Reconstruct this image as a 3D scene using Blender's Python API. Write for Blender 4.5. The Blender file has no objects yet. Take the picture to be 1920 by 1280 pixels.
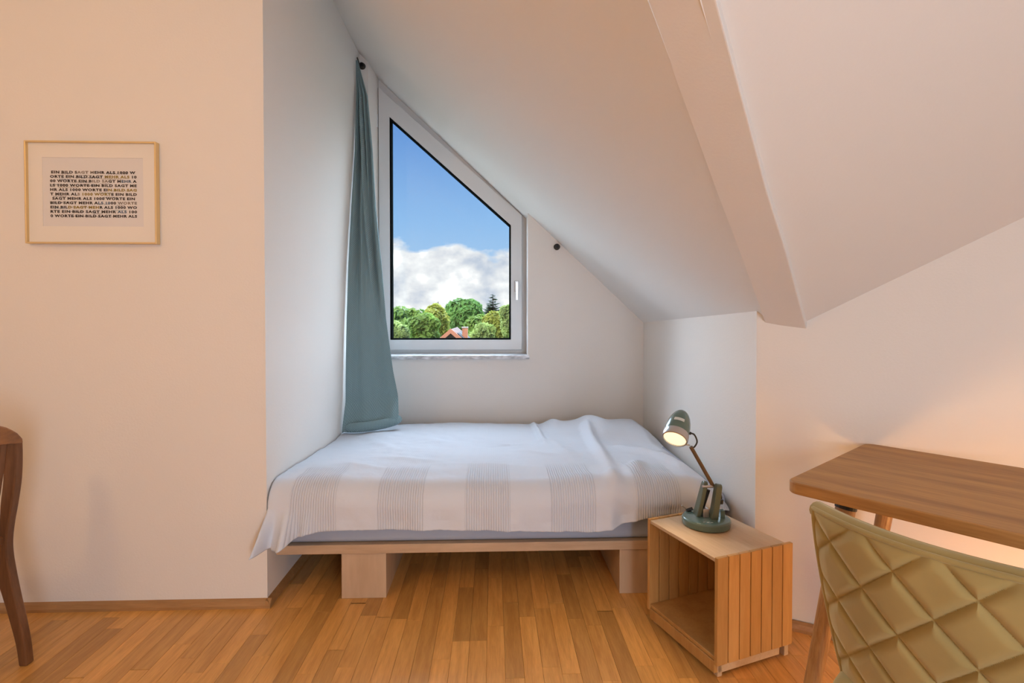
import bpy, bmesh, math, random
from mathutils import Vector, Matrix, noise
S = bpy.context.scene
COL = S.collection
R = math.radians
# ------------------------------------------------------------------ camera
cd = bpy.data.cameras.new('camera'); cam = bpy.data.objects.new('camera', cd); COL.objects.link(cam)
cam.location = (0, 0, 1.24); cam.rotation_euler = (R(89.0), 0, R(-2.0))
cd.sensor_width = 36; cd.lens = 18.75; cd.shift_y = -0.01693; cd.clip_start = .02; cd.clip_end = 900
S.camera = cam
# ------------------------------------------------------------------ exposure
vs = S.view_settings
vs.view_transform = 'Standard'; vs.look = 'None'; vs.gamma = 1; vs.use_curve_mapping = False; vs.exposure = 0.32
# ------------------------------------------------------------------ sky
W = bpy.data.worlds.new('sky'); S.world = W; W.use_nodes = True
nt = W.node_tree; N = nt.nodes; Lk = nt.links; N.clear()
def nd(t, **kw):
    n = N.new(t)
    for k, v in kw.items(): setattr(n, k, v)
    return n
tc = nd('ShaderNodeTexCoord'); sep = nd('ShaderNodeSeparateXYZ'); Lk.new(tc.outputs['Generated'], sep.inputs[0])
blue = nd('ShaderNodeValToRGB'); e = blue.color_ramp.elements
e[0].position = 0.0; e[0].color = (.50, .72, .95, 1); e[1].position = .75; e[1].color = (.05, .16, .55, 1)
m = e.new(.17); m.color = (.30, .55, .92, 1); m = e.new(.36); m.color = (.115, .29, .72, 1)
Lk.new(sep.outputs['Z'], blue.inputs[0])
def cloudnoise(scale, detail, off, squash=1.9):
    mp = nd('ShaderNodeMapping'); mp.inputs['Scale'].default_value = (1, 1, squash); mp.inputs['Location'].default_value = off
    Lk.new(tc.outputs['Generated'], mp.inputs[0])
    nz = nd('ShaderNodeTexNoise'); nz.inputs['Scale'].default_value = scale; nz.inputs['Detail'].default_value = detail
    nz.inputs['Roughness'].default_value = .52
    Lk.new(mp.outputs[0], nz.inputs['Vector']); return nz.outputs[0]
def mth(op, a, b=None, clamp=False):
    n = nd('ShaderNodeMath', operation=op); n.use_clamp = clamp
    for i, v in enumerate((a, b)):
        if v is None: continue
        if isinstance(v, (int, float)): n.inputs[i].default_value = v
        else: Lk.new(v, n.inputs[i])
    return n.outputs[0]
n1 = cloudnoise(8.5, 8, (3.1, .2, .35)); n2 = cloudnoise(14, 9, (.4, 5.0, 1.3), 1.5); n3 = cloudnoise(2.4, 4, (7.0, 2.0, .1), 1.2)
# cumulus bank: full near the horizon, billowing tops, ending near 8 degrees up
top = mth('SUBTRACT', .132, sep.outputs['Z'])
dens = mth('ADD', mth('MULTIPLY', top, 11.0), mth('MULTIPLY', mth('SUBTRACT', n1, .5), 3.4))
dens = mth('MULTIPLY', dens, 3.0, True)
shade = nd('ShaderNodeValToRGB'); e = shade.color_ramp.elements
e[0].position = .35; e[0].color = (.60, .67, .80, 1); e[1].position = .66; e[1].color = (2.0, 2.0, 2.05, 1)
m = e.new(.46); m.color = (.86, .88, .93, 1); m = e.new(.54); m.color = (1.05, 1.06, 1.08, 1)
Lk.new(n2, shade.inputs[0])
mx = nd('ShaderNodeMixRGB'); Lk.new(dens, mx.inputs[0]); Lk.new(blue.outputs[0], mx.inputs[1]); Lk.new(shade.outputs[0], mx.inputs[2])
bg = nd('ShaderNodeBackground'); bg.inputs[1].default_value = .79; Lk.new(mx.outputs[0], bg.inputs[0])
out = nd('ShaderNodeOutputWorld'); Lk.new(bg.outputs[0], out.inputs[0])
# ------------------------------------------------------------------ lights
def light(name, kind, loc, energy, col, rot=None, **kw):
    d = bpy.data.lights.new(name, kind); d.energy = energy; d.color = col
    for k, v in kw.items(): setattr(d, k, v)
    o = bpy.data.objects.new(name, d); o.location = loc; COL.objects.link(o)
    if rot is not None: o.rotation_euler = Vector(rot).to_track_quat('-Z', 'Y').to_euler()
    return o
light('sun', 'SUN', (0, -5, 20), 3.6, (1, .94, .84), rot=(.45, .62, -.62), angle=R(.6))
# added wide soft sun on the window side, strengthening sky light in the niche
light('sky_fill_sun', 'SUN', (0, 30, 25), 20.0, (.69, .835, 1.0), rot=(0, -1, -.50), angle=R(105))
por = light('window_portal', 'AREA', (-.32, 4.28, 1.85), 1, (1, 1, 1), rot=(0, -1, 0), shape='RECTANGLE', size=1.2, size_y=2.1)
por.data.cycles.is_portal = True
# daylight from the window behind the photographer, to the right
light('rear_window_daylight', 'AREA', (.85, -1.9, 1.1), 59, (.73, .845, 1.0), rot=(-.42, 1, .05), shape='RECTANGLE', size=1.1, size_y=1.5)
# warm ceiling lamp of the room, up to the left of the frame
light('ceiling_lamp', 'POINT', (-1.85, -.2, 2.45), 25.5, (1, .56, .19), shadow_soft_size=.1)
# warm lamp standing low beside the desk
light('low_desk_lamp', 'POINT', (1.72, 1.08, .14), 9.5, (1, .60, .24), shadow_soft_size=.09)

# ------------------------------------------------------------------ materials
def mat(name, col, rough=.5, metal=0, spec=.5, var=0, vscale=6, vstretch=(1, 1, 1), bump=0, bscale=200, coat=0, sheen=0, emit=None, estr=0):
    m = bpy.data.materials.new(name); m.use_nodes = True
    t = m.node_tree; b = t.nodes['Principled BSDF']
    b.inputs['Base Color'].default_value = (*col, 1); b.inputs['Roughness'].default_value = rough
    b.inputs['Metallic'].default_value = metal; b.inputs['Specular IOR Level'].default_value = spec
    b.inputs['Coat Weight'].default_value = coat; b.inputs['Sheen Weight'].default_value = sheen
    if emit: b.inputs['Emission Color'].default_value = (*emit, 1); b.inputs['Emission Strength'].default_value = estr
    tcn = t.nodes.new('ShaderNodeTexCoord')
    if var:
        mp = t.nodes.new('ShaderNodeMapping'); mp.inputs['Scale'].default_value = vstretch; t.links.new(tcn.outputs['Object'], mp.inputs[0])
        nz = t.nodes.new('ShaderNodeTexNoise'); nz.inputs['Scale'].default_value = vscale; nz.inputs['Detail'].default_value = 5
        t.links.new(mp.outputs[0], nz.inputs['Vector'])
        cr = t.nodes.new('ShaderNodeValToRGB'); cr.color_ramp.elements[0].position = .3; cr.color_ramp.elements[1].position = .7
        cr.color_ramp.elements[0].color = (*[c * (1 - var) for c in col], 1); cr.color_ramp.elements[1].color = (*[min(1, c * (1 + var)) for c in col], 1)
        t.links.new(nz.outputs[0], cr.inputs[0]); t.links.new(cr.outputs[0], b.inputs['Base Color'])
    if bump:
        nz = t.nodes.new('ShaderNodeTexNoise'); nz.inputs['Scale'].default_value = bscale; nz.inputs['Detail'].default_value = 3
        t.links.new(tcn.outputs['Object'], nz.inputs['Vector'])
        bp = t.nodes.new('ShaderNodeBump'); bp.inputs['Strength'].default_value = bump; bp.inputs['Distance'].default_value = .002
        t.links.new(nz.outputs[0], bp.inputs['Height']); t.links.new(bp.outputs[0], b.inputs['Normal'])
    return m
def wood(name, c1, c2, axis='Y', scale=9, rough=.42, stretch=14, perobj=.0, fig=.5):
    """long grain along one object axis; perobj shifts brightness from board to board"""
    m = bpy.data.materials.new(name); m.use_nodes = True
    t = m.node_tree; b = t.nodes['Principled BSDF']; b.inputs['Roughness'].default_value = rough
    tcn = t.nodes.new('ShaderNodeTexCoord'); oi = t.nodes.new('ShaderNodeObjectInfo')
    add = t.nodes.new('ShaderNodeVectorMath'); add.operation = 'ADD'
    sc = t.nodes.new('ShaderNodeVectorMath'); sc.operation = 'SCALE'; sc.inputs[3].default_value = 37.0
    cmb = t.nodes.new('ShaderNodeCombineXYZ')
    for i in range(3): t.links.new(oi.outputs['Random'], cmb.inputs[i])
    t.links.new(cmb.outputs[0], sc.inputs[0]); t.links.new(tcn.outputs['Object'], add.inputs[0]); t.links.new(sc.outputs[0], add.inputs[1])
    mp = t.nodes.new('ShaderNodeMapping'); v = [stretch, stretch, stretch]; v['XYZ'.index(axis)] = 1; mp.inputs['Scale'].default_value = v
    t.links.new(add.outputs[0], mp.inputs[0])
    nz = t.nodes.new('ShaderNodeTexNoise'); nz.inputs['Scale'].default_value = scale * .35; nz.inputs['Detail'].default_value = 6; nz.inputs['Distortion'].default_value = fig
    t.links.new(mp.outputs[0], nz.inputs['Vector'])
    fine = t.nodes.new('ShaderNodeTexNoise'); fine.inputs['Scale'].default_value = scale * 2.2; fine.inputs['Detail'].default_value = 4
    t.links.new(mp.outputs[0], fine.inputs['Vector'])
    mixv = t.nodes.new('ShaderNodeMath'); mixv.operation = 'MULTIPLY_ADD'; mixv.inputs[1].default_value = .35
    t.links.new(fine.outputs[0], mixv.inputs[0])
    mul = t.nodes.new('ShaderNodeMath'); mul.operation = 'MULTIPLY'; mul.inputs[1].default_value = .65; t.links.new(nz.outputs[0], mul.inputs[0])
    t.links.new(mul.outputs[0], mixv.inputs[2])
    cr = t.nodes.new('ShaderNodeValToRGB'); cr.color_ramp.elements[0].position = .36; cr.color_ramp.elements[1].position = .62
    cr.color_ramp.elements[0].color = (*c2, 1); cr.color_ramp.elements[1].color = (*c1, 1)
    t.links.new(mixv.outputs[0], cr.inputs[0])
    last = cr.outputs[0]
    if perobj:
        hs = t.nodes.new('ShaderNodeHueSaturation')
        mr = t.nodes.new('ShaderNodeMapRange'); mr.inputs[3].default_value = 1 - perobj; mr.inputs[4].default_value = 1 + perobj
        t.links.new(oi.outputs['Random'], mr.inputs[0]); t.links.new(mr.outputs[0], hs.inputs['Value']); t.links.new(last, hs.inputs['Color'])
        last = hs.outputs[0]
    t.links.new(last, b.inputs['Base Color'])
    bp = t.nodes.new('ShaderNodeBump'); bp.inputs['Strength'].default_value = .12; bp.inputs['Distance'].default_value = .001
    t.links.new(mixv.outputs[0], bp.inputs['Height']); t.links.new(bp.outputs[0], b.inputs['Normal'])
    return m
M = dict(
    plaster=mat('plaster', (.84, .80, .755), .9, spec=.2, bump=.25, bscale=120),
    oak=wood('oak', (.74, .395, .115), (.57, .275, .070), 'Y', 9, .30, 12, .24, .8),
    oaktrim=wood('oak_trim', (.46, .25, .10), (.36, .18, .065), 'X', 8, .45, 10),
    beech=wood('beech_ply', (.62, .44, .29), (.50, .34, .21), 'X', 5, .5, 7),
    beechz=wood('beech_block', (.62, .44, .29), (.52, .36, .23), 'Z', 4, .5, 5),
    crate=wood('crate_wood', (.56, .31, .105), (.46, .235, .07), 'Z', 6, .45, 9, .12),
    cratetop=wood('crate_top', (.64, .46, .29), (.54, .37, .215), 'X', 6, .5, 9),
    walnut=wood('walnut', (.20, .085, .034), (.11, .045, .018), 'Z', 8, .38, 8),
    desk=wood('desk_oak', (.52, .265, .080), (.33, .15, .043), 'X', 5, .55, 13),
    deskleg=wood('desk_leg_oak', (.46, .25, .095), (.30, .14, .045), 'Z', 9, .38, 12),
    pvc=mat('white_window_plastic', (.72, .73, .74), .35, bump=0),
    marble=mat('marble', (.62, .62, .64), .3, var=.45, vscale=22, vstretch=(1, 3, 3)),
    gasket=mat('black_gasket', (.010, .012, .012), 1.0, spec=0),
    chrome=mat('brushed_steel', (.56, .56, .56), .3, metal=1),
    bronze=mat('dark_bronze', (.05, .043, .035), .42, metal=.7),
    gold=mat('gold_frame', (.78, .60, .32), .35, metal=.6),
    mount=mat('white_mount', (.84, .80, .74), .7),
    paper=mat('print_paper', (.76, .74, .735), .75),
    ink=mat('brown_ink', (.040, .026, .018), .8), inkgold=mat('gold_ink', (.30, .215, .04), .8),
    inkgrey=mat('grey_ink', (.26, .215, .18), .8), inkblue=mat('blue_ink', (.09, .14, .22), .8), inkteal=mat('teal_ink', (.12, .20, .19), .8),
    sheet=mat('sheet', (.42, .48, .60), .85, spec=.2, bump=.1),
    green=mat('green_enamel', (.10, .165, .14), .25, coat=.5), greendark=mat('green_enamel_arm', (.10, .125, .085), .33, coat=.3),
    brown=mat('brown_rod', (.15, .095, .05), .35, metal=.4),
    black=mat('black_plastic', (.014, .013, .013), .45),
    bulb=mat('lit_lens', (1, .9, .7), .4, emit=(1, .82, .55), estr=.8),
    tag=mat('white_label', (.70, .74, .72), .5),
)
def pane_mat():
    m = bpy.data.materials.new('window_glass'); m.use_nodes = True; t = m.node_tree; t.nodes.clear()
    o = t.nodes.new('ShaderNodeOutputMaterial'); mi = t.nodes.new('ShaderNodeMixShader'); tr = t.nodes.new('ShaderNodeBsdfTransparent')
    gl = t.nodes.new('ShaderNodeBsdfGlossy'); gl.inputs['Roughness'].default_value = .02; mi.inputs[0].default_value = .02
    tr.inputs[0].default_value = (.97, .985, .98, 1)
    t.links.new(tr.outputs[0], mi.inputs[1]); t.links.new(gl.outputs[0], mi.inputs[2]); t.links.new(mi.outputs[0], o.inputs[0]); return m
M['glass'] = pane_mat()
def curtain_mat():
    m = mat('teal_curtain', (.145, .235, .25), .9, spec=.15, sheen=.2); t = m.node_tree; b = t.nodes['Principled BSDF']
    uv = t.nodes.new('ShaderNodeUVMap'); w1 = t.nodes.new('ShaderNodeTexWave'); w1.bands_direction = 'DIAGONAL'; w1.inputs['Scale'].default_value = 42; w1.inputs['Distortion'].default_value = 1.0
    w1.inputs['Detail Scale'].default_value = 20
    t.links.new(uv.outputs[0], w1.inputs['Vector'])
    w2 = t.nodes.new('ShaderNodeTexWave'); w2.bands_direction = 'X'; w2.inputs['Scale'].default_value = 36; t.links.new(uv.outputs[0], w2.inputs['Vector'])
    mu = t.nodes.new('ShaderNodeMath'); mu.operation = 'MULTIPLY'; t.links.new(w1.outputs['Fac'], mu.inputs[0]); t.links.new(w2.outputs['Fac'], mu.inputs[1])
    cr = t.nodes.new('ShaderNodeValToRGB'); cr.color_ramp.elements[0].color = (.19, .285, .305, 1); cr.color_ramp.elements[1].color = (.32, .44, .455, 1)
    t.links.new(mu.outputs[0], cr.inputs[0]); t.links.new(cr.outputs[0], b.inputs['Base Color'])
    bp = t.nodes.new('ShaderNodeBump'); bp.inputs['Strength'].default_value = .5; bp.inputs['Distance'].default_value = .003
    t.links.new(mu.outputs[0], bp.inputs['Height']); t.links.new(bp.outputs[0], b.inputs['Normal']); return m
M['curtain'] = curtain_mat()
def spread_mat():
    """white cotton with bands of fine woven ribs that run across the bed (u = metres along the bed)"""
    m = mat('white_bedspread', (.70, .745, .83), .9, spec=.15, sheen=.1); t = m.node_tree; b = t.nodes['Principled BSDF']
    uv = t.nodes.new('ShaderNodeUVMap'); sp = t.nodes.new('ShaderNodeSeparateXYZ'); t.links.new(uv.outputs[0], sp.inputs[0])
    def mt(op, a, bb=None, clamp=False):
        n = t.nodes.new('ShaderNodeMath'); n.operation = op; n.use_clamp = clamp
        for i, v in enumerate((a, bb)):
            if v is None: continue
            if isinstance(v, (int, float)): n.inputs[i].default_value = v
            else: t.links.new(v, n.inputs[i])
        return n.outputs[0]
    u = sp.outputs[0]
    fr = mt('FRACT', mt('MULTIPLY', mt('ADD', u, .868), 1 / .372))
    band = mt('LESS_THAN', fr, .53)
    rib = mt('ABSOLUTE', mt('SINE', mt('MULTIPLY', u, math.pi / .0105)))
    band = mt('MULTIPLY', band, mt('ADD', .10, mt('MULTIPLY', mt('SUBTRACT', sp.outputs[1], 1.14), 7.0, True), True))     # the ribs lie in the border of the cloth
    h = mt('MULTIPLY', rib, band)
    nz = t.nodes.new('ShaderNodeTexNoise'); nz.inputs['Scale'].default_value = 14; nz.inputs['Detail'].default_value = 6; t.links.new(uv.outputs[0], nz.inputs['Vector'])
    hh = mt('ADD', h, mt('MULTIPLY', nz.outputs[0], 1.6))
    bp = t.nodes.new('ShaderNodeBump'); bp.inputs['Strength'].default_value = .6; bp.inputs['Distance'].default_value = .004
    t.links.new(hh, bp.inputs['Height']); t.links.new(bp.outputs[0], b.inputs['Normal'])
    mxn = t.nodes.new('ShaderNodeMixRGB'); mxn.inputs[1].default_value = (.70, .745, .83, 1); mxn.inputs[2].default_value = (.61, .65, .73, 1)  # grooves between ribs darkened in the colour, as shade the bump barely gives
    t.links.new(mt('MULTIPLY', mt('SUBTRACT', 1.0, rib), band), mxn.inputs[0]); t.links.new(mxn.outputs[0], b.inputs['Base Color']); return m
M['spread'] = spread_mat()
M['velvet'] = mat('olive_velvet', (.335, .25, .095), .8, spec=.15, sheen=.45, var=.12, vscale=7)
M['velvet'].node_tree.nodes['Principled BSDF'].inputs['Sheen Tint'].default_value = (.95, .85, .6, 1)

# ------------------------------------------------------------------ helpers
def link(name, verts, faces, m=None, parent=None, smooth=False, bevel=0, seg=2, solid=0):
    me = bpy.data.meshes.new(name); me.from_pydata([tuple(v) for v in verts], [], faces); me.update()
    bm = bmesh.new(); bm.from_mesh(me); bmesh.ops.recalc_face_normals(bm, faces=bm.faces); bm.to_mesh(me); bm.free()
    return linkme(name, me, m, parent, smooth, bevel, seg, solid)
def linkme(name, me, m=None, parent=None, smooth=False, bevel=0, seg=2, solid=0):
    o = bpy.data.objects.new(name, me); COL.objects.link(o)
    if m: me.materials.append(M[m] if isinstance(m, str) else m)
    if smooth:
        for p in me.polygons: p.use_smooth = True
        me.set_sharp_from_angle(angle=R(50))
    if solid:
        md = o.modifiers.new('thickness', 'SOLIDIFY'); md.thickness = solid; md.offset = 0
    if bevel:
        md = o.modifiers.new('bevel', 'BEVEL'); md.width = bevel; md.segments = seg; md.limit_method = 'ANGLE'
    if parent is not None: o.parent = parent
    return o
def tag(o, label=None, cat=None, group=None, kind=None):
    for k, v in (('label', label), ('category', cat), ('group', group), ('kind', kind)):
        if v: o[k] = v
    return o
def thing(name, label, cat, loc=(0, 0, 0), rz=0, group=None):
    o = bpy.data.objects.new(name, None); o.empty_display_size = .05; COL.objects.link(o)
    o.location = loc; o.rotation_euler = (0, 0, rz); return tag(o, label, cat, group)
class MB:
    def __init__(s): s.v = []; s.f = []
    def box(s, x0, x1, y0, y1, z0, z1):
        n = len(s.v)
        s.v += [(x0, y0, z0), (x1, y0, z0), (x1, y1, z0), (x0, y1, z0), (x0, y0, z1), (x1, y0, z1), (x1, y1, z1), (x0, y1, z1)]
        s.f += [tuple(n + i for i in q) for q in ((0, 3, 2, 1), (4, 5, 6, 7), (0, 1, 5, 4), (1, 2, 6, 5), (2, 3, 7, 6), (3, 0, 4, 7))]; return s
    def prism(s, lo, hi):
        """two matching 3D loops joined by sides and caps"""
        n = len(s.v); k = len(lo); s.v += [tuple(p) for p in lo] + [tuple(p) for p in hi]
        s.f += [tuple(n + i for i in range(k))[::-1], tuple(n + k + i for i in range(k))]
        s.f += [(n + i, n + (i + 1) % k, n + k + (i + 1) % k, n + k + i) for i in range(k)]; return s
    def ring(s, outer, inner, y0, y1):
        """frame between two XZ loops, from depth y0 to y1"""
        n = len(s.v); k = len(outer)
        for y in (y0, y1):
            s.v += [(p[0], y, p[1]) for p in outer] + [(p[0], y, p[1]) for p in inner]
        for i in range(k):
            j = (i + 1) % k
            s.f += [(n + i, n + j, n + k + j, n + k + i), (n + 2 * k + i, n + 3 * k + i, n + 3 * k + j, n + 2 * k + j),
                    (n + i, n + 2 * k + i, n + 2 * k + j, n + j), (n + k + i, n + k + j, n + 3 * k + j, n + 3 * k + i)]
        return s
    def tube(s, pts, rad, seg=12, caps=True):
        """round bar along a polyline; rad is a number or one per point"""
        n = len(s.v); pts = [Vector(p) for p in pts]; k = len(pts)
        if not hasattr(rad, '__len__'): rad = [rad] * k
        prev = None
        for i, p in enumerate(pts):
            d = (pts[min(i + 1, k - 1)] - pts[max(i - 1, 0)]).normalized()
            a = prev if prev is not None else (Vector((0, 0, 1)) if abs(d.z) < .9 else Vector((1, 0, 0)))
            a = (a - d * a.dot(d)).normalized(); prev = a; b = d.cross(a)
            for q in range(seg):
                t = 2 * math.pi * q / seg; s.v.append(tuple(p + (a * math.cos(t) + b * math.sin(t)) * rad[i]))
        for i in range(k - 1):
            for q in range(seg):
                w = (q + 1) % seg
                s.f.append((n + i * seg + q, n + i * seg + w, n + (i + 1) * seg + w, n + (i + 1) * seg + q))
        if caps: s.f += [tuple(n + q for q in range(seg))[::-1], tuple(n + (k - 1) * seg + q for q in range(seg))]
        return s
    def xf(s, mtx): s.v = [tuple(mtx @ Vector(p)) for p in s.v]; return s
    def build(s, name, m=None, parent=None, **kw): return link(name, s.v, s.f, m, parent, **kw)
def lathe(prof, seg=32, caps=True):
    """(radius, height) profile turned about Z"""
    b = MB(); k = len(prof)
    for r, z in prof:
        for q in range(seg): t = 2 * math.pi * q / seg; b.v.append((r * math.cos(t), r * math.sin(t), z))
    for i in range(k - 1):
        for q in range(seg):
            w = (q + 1) % seg; b.f.append((i * seg + q, i * seg + w, (i + 1) * seg + w, (i + 1) * seg + q))
    if caps: b.f += [tuple(range(seg))[::-1], tuple((k - 1) * seg + q for q in range(seg))]
    return b
def spline(pts, n=8):
    """Catmull-Rom through points"""
    P = [Vector(p) for p in pts]; P = [P[0] * 2 - P[1]] + P + [P[-1] * 2 - P[-2]]; o = []
    for i in range(1, len(P) - 2):
        for k in range(n):
            t = k / n; a, b, c, d = P[i - 1:i + 3]
            o.append(.5 * ((2 * b) + (c - a) * t + (2 * a - 5 * b + 4 * c - d) * t * t + (3 * b - a - 3 * c + d) * t ** 3))
    o.append(P[-2]); return o
def lerp(tbl, x):
    if x <= tbl[0][0]: return tbl[0][1]
    for (a, va), (b, vb) in zip(tbl, tbl[1:]):
        if x <= b: return va + (vb - va) * (x - a) / (b - a)
    return tbl[-1][1]
def structure(o): o['kind'] = 'structure'; return o

# ------------------------------------------------------------------ room shell
zA = lambda x, y: 2.2852 - .9345 * x - .0174 * y            # slope over the bed niche
zB = lambda x, y: 2.8185 + .153 * x - .8796 * y             # slope over the desk
YP = 2.285                                                  # face of the wall with the picture
XL = -.962                                                  # left wall of the niche
wB = lambda x: 2.055 - .54 * (x - 1.18)                     # wall behind the desk, in plan
structure(MB().box(XL - 2.24, XL, YP, 4.35, -.05, 3.4).build('wall_left', 'plaster'))
# window wall, with the opening left free
b = MB()
b.prism([(-1.2, 3.9, 0), (-.9, 3.9, 0), (-.868, 4.12, 0), (-.868, 4.35, 0), (-1.2, 4.35, 0)], [(-1.2, 3.9, 3.5), (-.9, 3.9, 3.5), (-.868, 4.12, 3.5), (-.868, 4.35, 3.5), (-1.2, 4.35, 3.5)])
b.box(-.9, .252, 3.9, 4.35, 0, .918); b.box(.252, 1.5, 3.9, 4.35, 0, 2.3)
structure(b.build('wall_back', 'plaster'))
KF = (1.063, wB(1.063))
structure(MB().prism([(KF[0], KF[1], -.05), (1.5, KF[1], -.05), (1.5, 4.0, -.05), (1.109, 4.0, -.05)], [(KF[0], KF[1], 1.32), (1.5, KF[1], 1.32), (1.5, 4.0, 1.32), (1.109, 4.0, 1.32)]).build('wall_knee', 'plaster'))
structure(MB().prism([(KF[0] + .001, KF[1], -.05), (3.3, wB(3.3), -.05), (3.3, wB(3.3) + .3, -.05), (KF[0] + .12, KF[1] + .2, -.05)],
                     [(KF[0] + .001, KF[1], 3.3), (3.3, wB(3.3), 3.3), (3.3, wB(3.3) + .3, 3.3), (KF[0] + .12, KF[1] + .2, 3.3)][:4]).build('wall_right', 'plaster'))
structure(MB().box(3.2, 3.4, -2.2, 1.3, -.05, 3.4).build('wall_side', 'plaster'))
structure(MB().box(-3.4, -3.2, -2.2, 2.5, -.05, 3.4).build('wall_far_left', 'plaster'))
structure(MB().box(-3.4, 3.4, -2.2, -2.0, -.05, 3.4).build('wall_rear', 'plaster'))
def slab(name, plan, zf, th=.12):
    return structure(MB().prism([(x, y, zf(x, y)) for x, y in plan], [(x, y, zf(x, y) + th) for x, y in plan]).build(name, 'plaster'))
structure(MB().box(-3.4, 3.4, -2.2, 2.5, 3.2, 3.35).build('ceiling', 'plaster'))
slab('ceiling_niche', [(-1.15, 4.36), (1.45, 4.36), (1.45, 2.52), (1.115, 2.12), (-1.06, -.5), (-1.15, -.5)], zA)
slab('ceiling_slope', [(1.195, 2.05), (1.45, 2.3), (3.35, 2.3), (3.35, -.6), (-.97, -.6)], zB)
# plastered hip beam between the two slopes
L1, L0 = Vector((1.089, 2.104, 1.21)), Vector((.341, 1.198, 1.946)); R1, R0 = Vector((1.22, 2.034, 1.186)), Vector((.458, 1.1, 1.891))
def along(a, c, z): return a + (c - a) * ((z - a.z) / (c.z - a.z))
Lt, Rt = along(L1, L0, 3.3), along(R1, R0, 3.3); dn = lambda a, c: a - (c - a) * .1
b = MB(); n = 14; rnd = random.Random(3)
for i in range(n + 1):
    t = -.03 + 1.03 * i / n
    l = L1 + (Lt - L1) * t; r = R1 + (Rt - R1) * t
    j = Vector((rnd.uniform(-.003, .003), rnd.uniform(-.003, .003), 0))
    b.v += [tuple(l + j * .4), tuple(r + j), tuple(r + Vector((0, 0, .2))), tuple(l + Vector((0, 0, .2)))]
for i in range(n):
    for q in range(4): w = (q + 1) % 4; b.f.append((4 * i + q, 4 * i + w, 4 * i + 4 + w, 4 * i + 4 + q))
b.f += [(0, 1, 2, 3), (4 * n, 4 * n + 1, 4 * n + 2, 4 * n + 3)]
structure(b.build('ceiling_beam', 'plaster', bevel=.004))

# baseboards: low oak strips
def strip(name, a, c, nrm):
    a, c, nn = Vector((*a, 0)), Vector((*c, 0)), Vector((*nrm, 0)).normalized()
    prof = [(0, 0), (.019, 0), (.019, .012), (.012, .028), (0, .036)]
    b = MB().prism([a + nn * p + Vector((0, 0, q)) for p, q in prof], [c + nn * p + Vector((0, 0, q)) for p, q in prof])
    return structure(b.build(name, 'oaktrim'))
strip('baseboard_left', (-3.2, YP), (XL + .0185, YP), (0, -1))
strip('baseboard_niche', (XL - .001, YP - .0186), (XL - .001, 3.9), (1, 0))
strip('baseboard_back', (XL, 3.9), (1.10, 3.9), (0, -1))
strip('baseboard_knee', KF, (1.109, 3.9), (-1, .03))
strip('baseboard_right', (KF[0] - .015, KF[1]), (3.2, wB(3.2)), (-.54, -1))

# floor: narrow oak strips laid in depth; the strips in view are single boards
fl = structure(MB().box(-3.4, 3.4, -2.2, 4.3, -.08, -.012).build('floor', 'oak'))
rnd = random.Random(11); pw = .0655; boards = []
nx = int(6.6 / pw)
for i in range(nx):
    x = -3.3 + i * pw; y = -2.05 - rnd.uniform(0, .5)
    while y < 3.95:
        ln = rnd.choice((.32, .40, .46, .52, .60)) * rnd.uniform(.92, 1.08)
        boards.append((x, max(y, -2.05), min(y + ln, 3.95))); y += ln
def size_seen(bd):
    x, y0, y1 = bd; yc = (y0 + y1) / 2; xc = x + pw / 2
    if yc < 1.68: return 0
    px = 925 + 1000 * xc / yc; ext = 0
    if px < -60 or px > 1640: return 0
    if yc > YP + .1 and (xc < XL or yc > 3.2 or xc > 1.1): return 0
    return pw * (y1 - y0) / yc ** 3
order = sorted(boards, key=size_seen, reverse=True)
single = [q for q in order if size_seen(q) > 0][:295]; rest = [q for q in boards if q not in set(single)]
cache = {}
for x, y0, y1 in single:
    key = round((y1 - y0) * 100)
    if key not in cache:
        L = (y1 - y0) / 2; w = pw / 2 - .0003; c = .0007
        v = [(-w, -L, -.012), (w, -L, -.012), (w, L, -.012), (-w, L, -.012), (-w, -L, -c), (w, -L, -c), (w, L, -c), (-w, L, -c), (-w + c, -L + c, 0), (w - c, -L + c, 0), (w - c, L - c, 0), (-w + c, L - c, 0)]
        f = [(0, 3, 2, 1), (8, 9, 10, 11)] + [(i + o, (i + 1) % 4 + o, (i + 1) % 4 + 4 + o, i + 4 + o) for o in (0, 4) for i in range(4)]
        me = bpy.data.meshes.new('floor_board'); me.from_pydata(v, [], f); me.update(); me.materials.append(M['oak']); cache[key] = me
    o = bpy.data.objects.new('floor_board', cache[key]); COL.objects.link(o); o.parent = fl; o.location = (x + pw / 2, (y0 + y1) / 2, 0)
b = MB()
for x, y0, y1 in rest: b.box(x + .0003, x + pw - .0003, y0 + .0003, y1 - .0003, -.012, 0)
tag(b.build('floor_boards', 'oak', fl), kind='stuff')

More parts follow.
